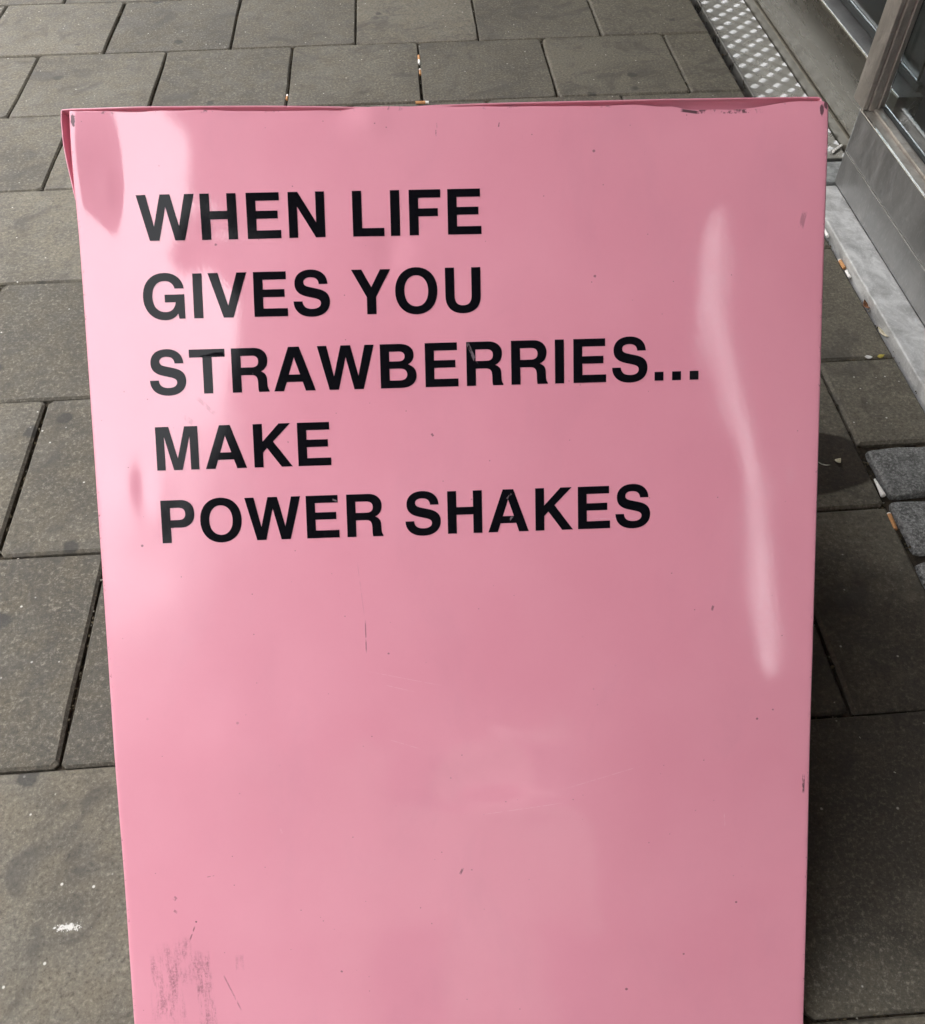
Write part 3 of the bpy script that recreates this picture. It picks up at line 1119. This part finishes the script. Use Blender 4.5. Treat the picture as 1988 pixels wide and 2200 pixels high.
GM = {}
for text, a0, b0, slope, aend in LINES:
    adv = sum(GL[c][0] for c in text)
    natural = a0 + (adv - EXTR[text[-1]]) * EM
    track = (aend - natural) / (len(text) - 1)
    pen = a0
    for c in text:
        if GL[c][1]:
            if c not in GM:
                GM[c] = letter_mesh(c)
            bm = bmesh.new()
            bm.from_mesh(GM[c])
            for v in bm.verts:
                a = pen + v.co.x * EM
                v.co = Vector((a, 0, b0 + v.co.y * EM + slope * (a - a0)))
            # fine facets so that the film follows the dents
            x = pen + .003
            while x < pen + GL[c][0] * EM:
                bmesh.ops.bisect_plane(bm, geom=bm.verts[:] + bm.edges[:] + bm.faces[:], plane_co=(x, 0, 0), plane_no=(1, 0, 0))
                x += .006
            z = b0 - .0022
            while z < b0 + .05:
                bmesh.ops.bisect_plane(bm, geom=bm.verts[:] + bm.edges[:] + bm.faces[:], plane_co=(0, 0, z), plane_no=(0, 0, 1))
                z += .006
            bmesh.ops.triangulate(bm, faces=bm.faces[:])
            for v in bm.verts:
                v.co.y = -hgt(v.co.x, v.co.z) - .00035
            bmesh.ops.recalc_face_normals(bm, faces=bm.faces[:])
            for f in bm.faces:
                if f.normal.y > 0:
                    f.normal_flip()
                f.smooth = True
            nm = 'full_stop' if c == '.' else 'letter'
            me = bpy.data.meshes.new(nm)
            bm.to_mesh(me)
            bm.free()
            link(nm, me, M['vinyl'], front)
        pen += GL[c][0] * EM + track

# ------------------------------------------------------------------ litter
def cylinder(bm, p, q, r0, r1=None, n=10):
    r1 = r0 if r1 is None else r1
    p, q = Vector(p), Vector(q)
    d = (q - p).normalized()
    up = Vector((0, 0, 1)) if abs(d.z) < .9 else Vector((1, 0, 0))
    e1 = d.cross(up).normalized()
    e2 = d.cross(e1)
    A, B = [], []
    for i in range(n):
        t = 2 * math.pi * i / n
        o = e1 * math.cos(t) + e2 * math.sin(t)
        A.append(bm.verts.new(p + o * r0))
        B.append(bm.verts.new(q + o * r1))
    for i in range(n):
        k = (i + 1) % n
        bm.faces.new((A[i], A[k], B[k], B[i]))
    bm.faces.new(A[::-1])
    bm.faces.new(B)


def stick(name, L, r0, r1, mat, parent=None, x0=0):
    bm = bmesh.new()
    cylinder(bm, (x0, 0, 0), (x0 + L, 0, 0), r0, r1)
    bmesh.ops.recalc_face_normals(bm, faces=bm.faces[:])
    me = bpy.data.meshes.new(name)
    bm.to_mesh(me)
    bm.free()
    return link(name, me, mat, parent)


def butt(p, q, z, label, lf=.6, tip=True, r=.0037, tilt=0.0):
    """cigarette end from p (filter) to q (burnt end)"""
    d = Vector((q[0] - p[0], q[1] - p[1], 0))
    L = d.length
    e = empty('cigarette_butt', (p[0], p[1], z))
    e.rotation_euler = (0, tilt, math.atan2(d.y, d.x))
    tag(e, label, 'cigarette butt', 'cigarette ends dropped on the pavement')
    stick('filter', L * lf, r, r * .98, M['cork'], e)
    if lf < 1:
        stick('paper', L * (1 - lf) - .001, r * .97, r * .85, M['paper'], e, L * lf)
    if tip:
        stick('burnt_tip', .0016, r * .8, r * .5, M['ash'], e, L - .001)
    return e


butt((.8745, -.083), (.8742, -.134), -.001, 'orange filtered cigarette end in the joint above the board, the farther of two', .55, False, .0037)
butt((.8742, -.190), (.8746, -.157), -.004, 'short cigarette end in the joint above the board, the nearer of two', .75, False, .0034)
butt((.856, -.3595), (.891, -.3605), .0037, 'cigarette end lying sideways along the top edge of the pink board', .72, False)
butt((.5235, -.305), (.5240, -.278), -.003, 'tiny tan cigarette end in the joint left of the middle behind the board', .6, False, .003)
butt((1.7085, -1.128), (1.7080, -1.098), .0015, 'orange cigarette end beside the bright metal ledge', .85, True, .0035)
butt((1.5575, -1.795), (1.5595, -1.762), -.003, 'orange cigarette end wedged between dark slab and granite setts', .9, True, .0042)


def litter_stick(p, q, z, r0, r1, name, label, cat, tilt=0):
    d = Vector((q[0] - p[0], q[1] - p[1], 0))
    o = stick(name, d.length, r0, r1, M['paper'])
    o.location = (p[0], p[1], z)
    o.rotation_euler = (0, tilt, math.atan2(d.y, d.x))
    return tag(o, label, cat)


litter_stick((1.821, -.711), (1.848, -.687), .0225, .0033, .0033, 'cigarette', 'white unsmoked cigarette piece on the end of the tread plate', 'cigarette')
litter_stick((1.7098, -.955), (1.7098, -1.02), .0045, .0036, .0033, 'cigarette', 'white cigarette lying along the start of the bright metal ledge', 'cigarette')
litter_stick((1.7095, -1.136), (1.7095, -1.158), .001, .0026, .0030, 'paper_scrap', 'small white paper scrap below the orange end by the ledge', 'paper scrap')
litter_stick((1.5625, -1.692), (1.5635, -1.728), -.0005, .0016, .0042, 'paper_cone', 'white paper cone stuck between slab and first granite sett', 'paper scrap')


def leaf(p, z, size, rot, mat, name, label, cat, curl=.4, asp=.5, seed=0):
    r_ = random.Random(seed)
    vs, fs = [], []
    n = 6
    for i in range(n + 1):
        t = i / n
        w = math.sin(math.pi * min(1, t * .92 + .06)) * asp * size * .5 * r_.uniform(.8, 1.15)
        x = (t - .5) * size
        zz = curl * size * (t - .5) ** 2
        vs += [(x, -w, zz + .25 * w), (x, 0, zz), (x, w, zz + .3 * w)]
    for i in range(n):
        for j in range(2):
            k = i * 3 + j
            fs.append((k, k + 3, k + 4, k + 1))
    o = link(name, mesh(name, vs, fs, True), mat)
    o.location = (p[0], p[1], z)
    o.rotation_euler = (r_.uniform(-.3, .3), r_.uniform(-.3, .3), rot)
    sm = o.modifiers.new('thickness', 'SOLIDIFY')
    sm.thickness = .0004
    return tag(o, label, cat)


leaf((1.709, -1.250), .000, .022, 1.9, M['leaf'], 'dry_leaf', 'reddish brown crumpled leaf beside the bright metal ledge', 'leaf', 1.2, .7, 1)
leaf((1.7105, -1.335), .001, .034, 1.75, M['husk'], 'dry_leaf', 'thin tan curled leaf strip along the bright metal ledge', 'leaf', .6, .25, 2)
leaf((1.683, -1.398), .0005, .014, .2, M['leaf_y'], 'yellow_leaf', 'tiny yellow green leaf in the slab joint near the ledge', 'leaf', .8, .6, 3)
leaf((1.659, -1.399), .0005, .016, .1, M['petal'], 'petal', 'pale petal in the slab joint left of the tiny yellow leaf', 'petal', .5, .6, 4)
leaf((1.513, -1.652), .0025, .017, .7, M['husk'], 'seed_husk', 'pale yellow seed husk on the damp dark patch', 'seed husk', .9, .55, 5)
leaf((1.488, -1.657), .002, .020, -.5, M['grit'], 'dry_stalk', 'thin pale stalk at the board edge on the damp dark patch', 'stalk', .9, .12, 6)

# grit and crumbs in the joints and on the slabs
bm = bmesh.new()


def crumb(x, y, z, s):
    pts = [Vector((rnd.gauss(0, 1), rnd.gauss(0, 1), rnd.gauss(0, .7))).normalized() * s * rnd.uniform(.6, 1.1) for _ in range(6)]
    vs_ = [bm.verts.new(p_ + Vector((x, y, z))) for p_ in pts]
    bmesh.ops.convex_hull(bm, input=vs_)


for _ in range(260):
    crumb(rnd.uniform(-.3, 1.7), rnd.uniform(-2.6, .6), .0008, rnd.uniform(.0008, .002))
for j in range(-1, 8):
    for _ in range(20):
        crumb(rnd.uniform(-.4, 1.7), -P * j + rnd.uniform(-.002, .002), rnd.uniform(-.008, -.002), rnd.uniform(.0010, .0022))
    off = ROWOFF.get(j, 0)
    for i in range(-1, 6):
        for _ in range(6):
            crumb(P * (i + off) + rnd.uniform(-.003, .003), -P * (j + rnd.random()), rnd.uniform(-.009, -.003), rnd.uniform(.0010, .0024))
for _ in range(40):
    crumb(1.7115 + rnd.uniform(-.003, .002), rnd.uniform(-1.6, .4), rnd.uniform(-.008, .001), rnd.uniform(.0012, .003))
me = bpy.data.meshes.new('grit')
bm.to_mesh(me)
bm.free()
o = link('grit', me, M['grit'])
o['kind'] = 'stuff'
tag(o, 'loose grit and crumbs scattered over the slabs and their joints', 'grit')

bm = bmesh.new()
for j in range(-1, 8):
    for _ in range(260):
        x_ = rnd.uniform(-.4, 1.7)
        if noise.noise(Vector((x_ * 9, j * 3.1, 0))) > -.1:
            crumb(x_, -P * j + rnd.gauss(0, .0016), rnd.uniform(-.010, -.002), rnd.uniform(.0010, .0032))
    off = ROWOFF.get(j, 0)
    for i in range(-1, 6):
        for _ in range(60):
            y_ = -P * (j + rnd.random())
            if noise.noise(Vector((i * 5.3, y_ * 14, j))) > -.05:
                crumb(P * (i + off) + rnd.gauss(0, .0018), y_, rnd.uniform(-.011, -.003), rnd.uniform(.0012, .0038))
for _ in range(90):
    crumb(1.7115 + rnd.uniform(-.004, .002), rnd.uniform(-1.6, .4), rnd.uniform(-.008, .0), rnd.uniform(.0012, .0034))
for _ in range(60):
    crumb(SETT_X + rnd.uniform(-.004, .006), rnd.uniform(-2.0, -1.6), rnd.uniform(-.012, -.004), rnd.uniform(.0014, .004))
me = bpy.data.meshes.new('joint_debris')
bm.to_mesh(me)
bm.free()
o = link('joint_debris', me, M['debris'])
o['kind'] = 'stuff'
tag(o, 'brown dirt and moss crumbs packed into the joints between the slabs', 'dirt')
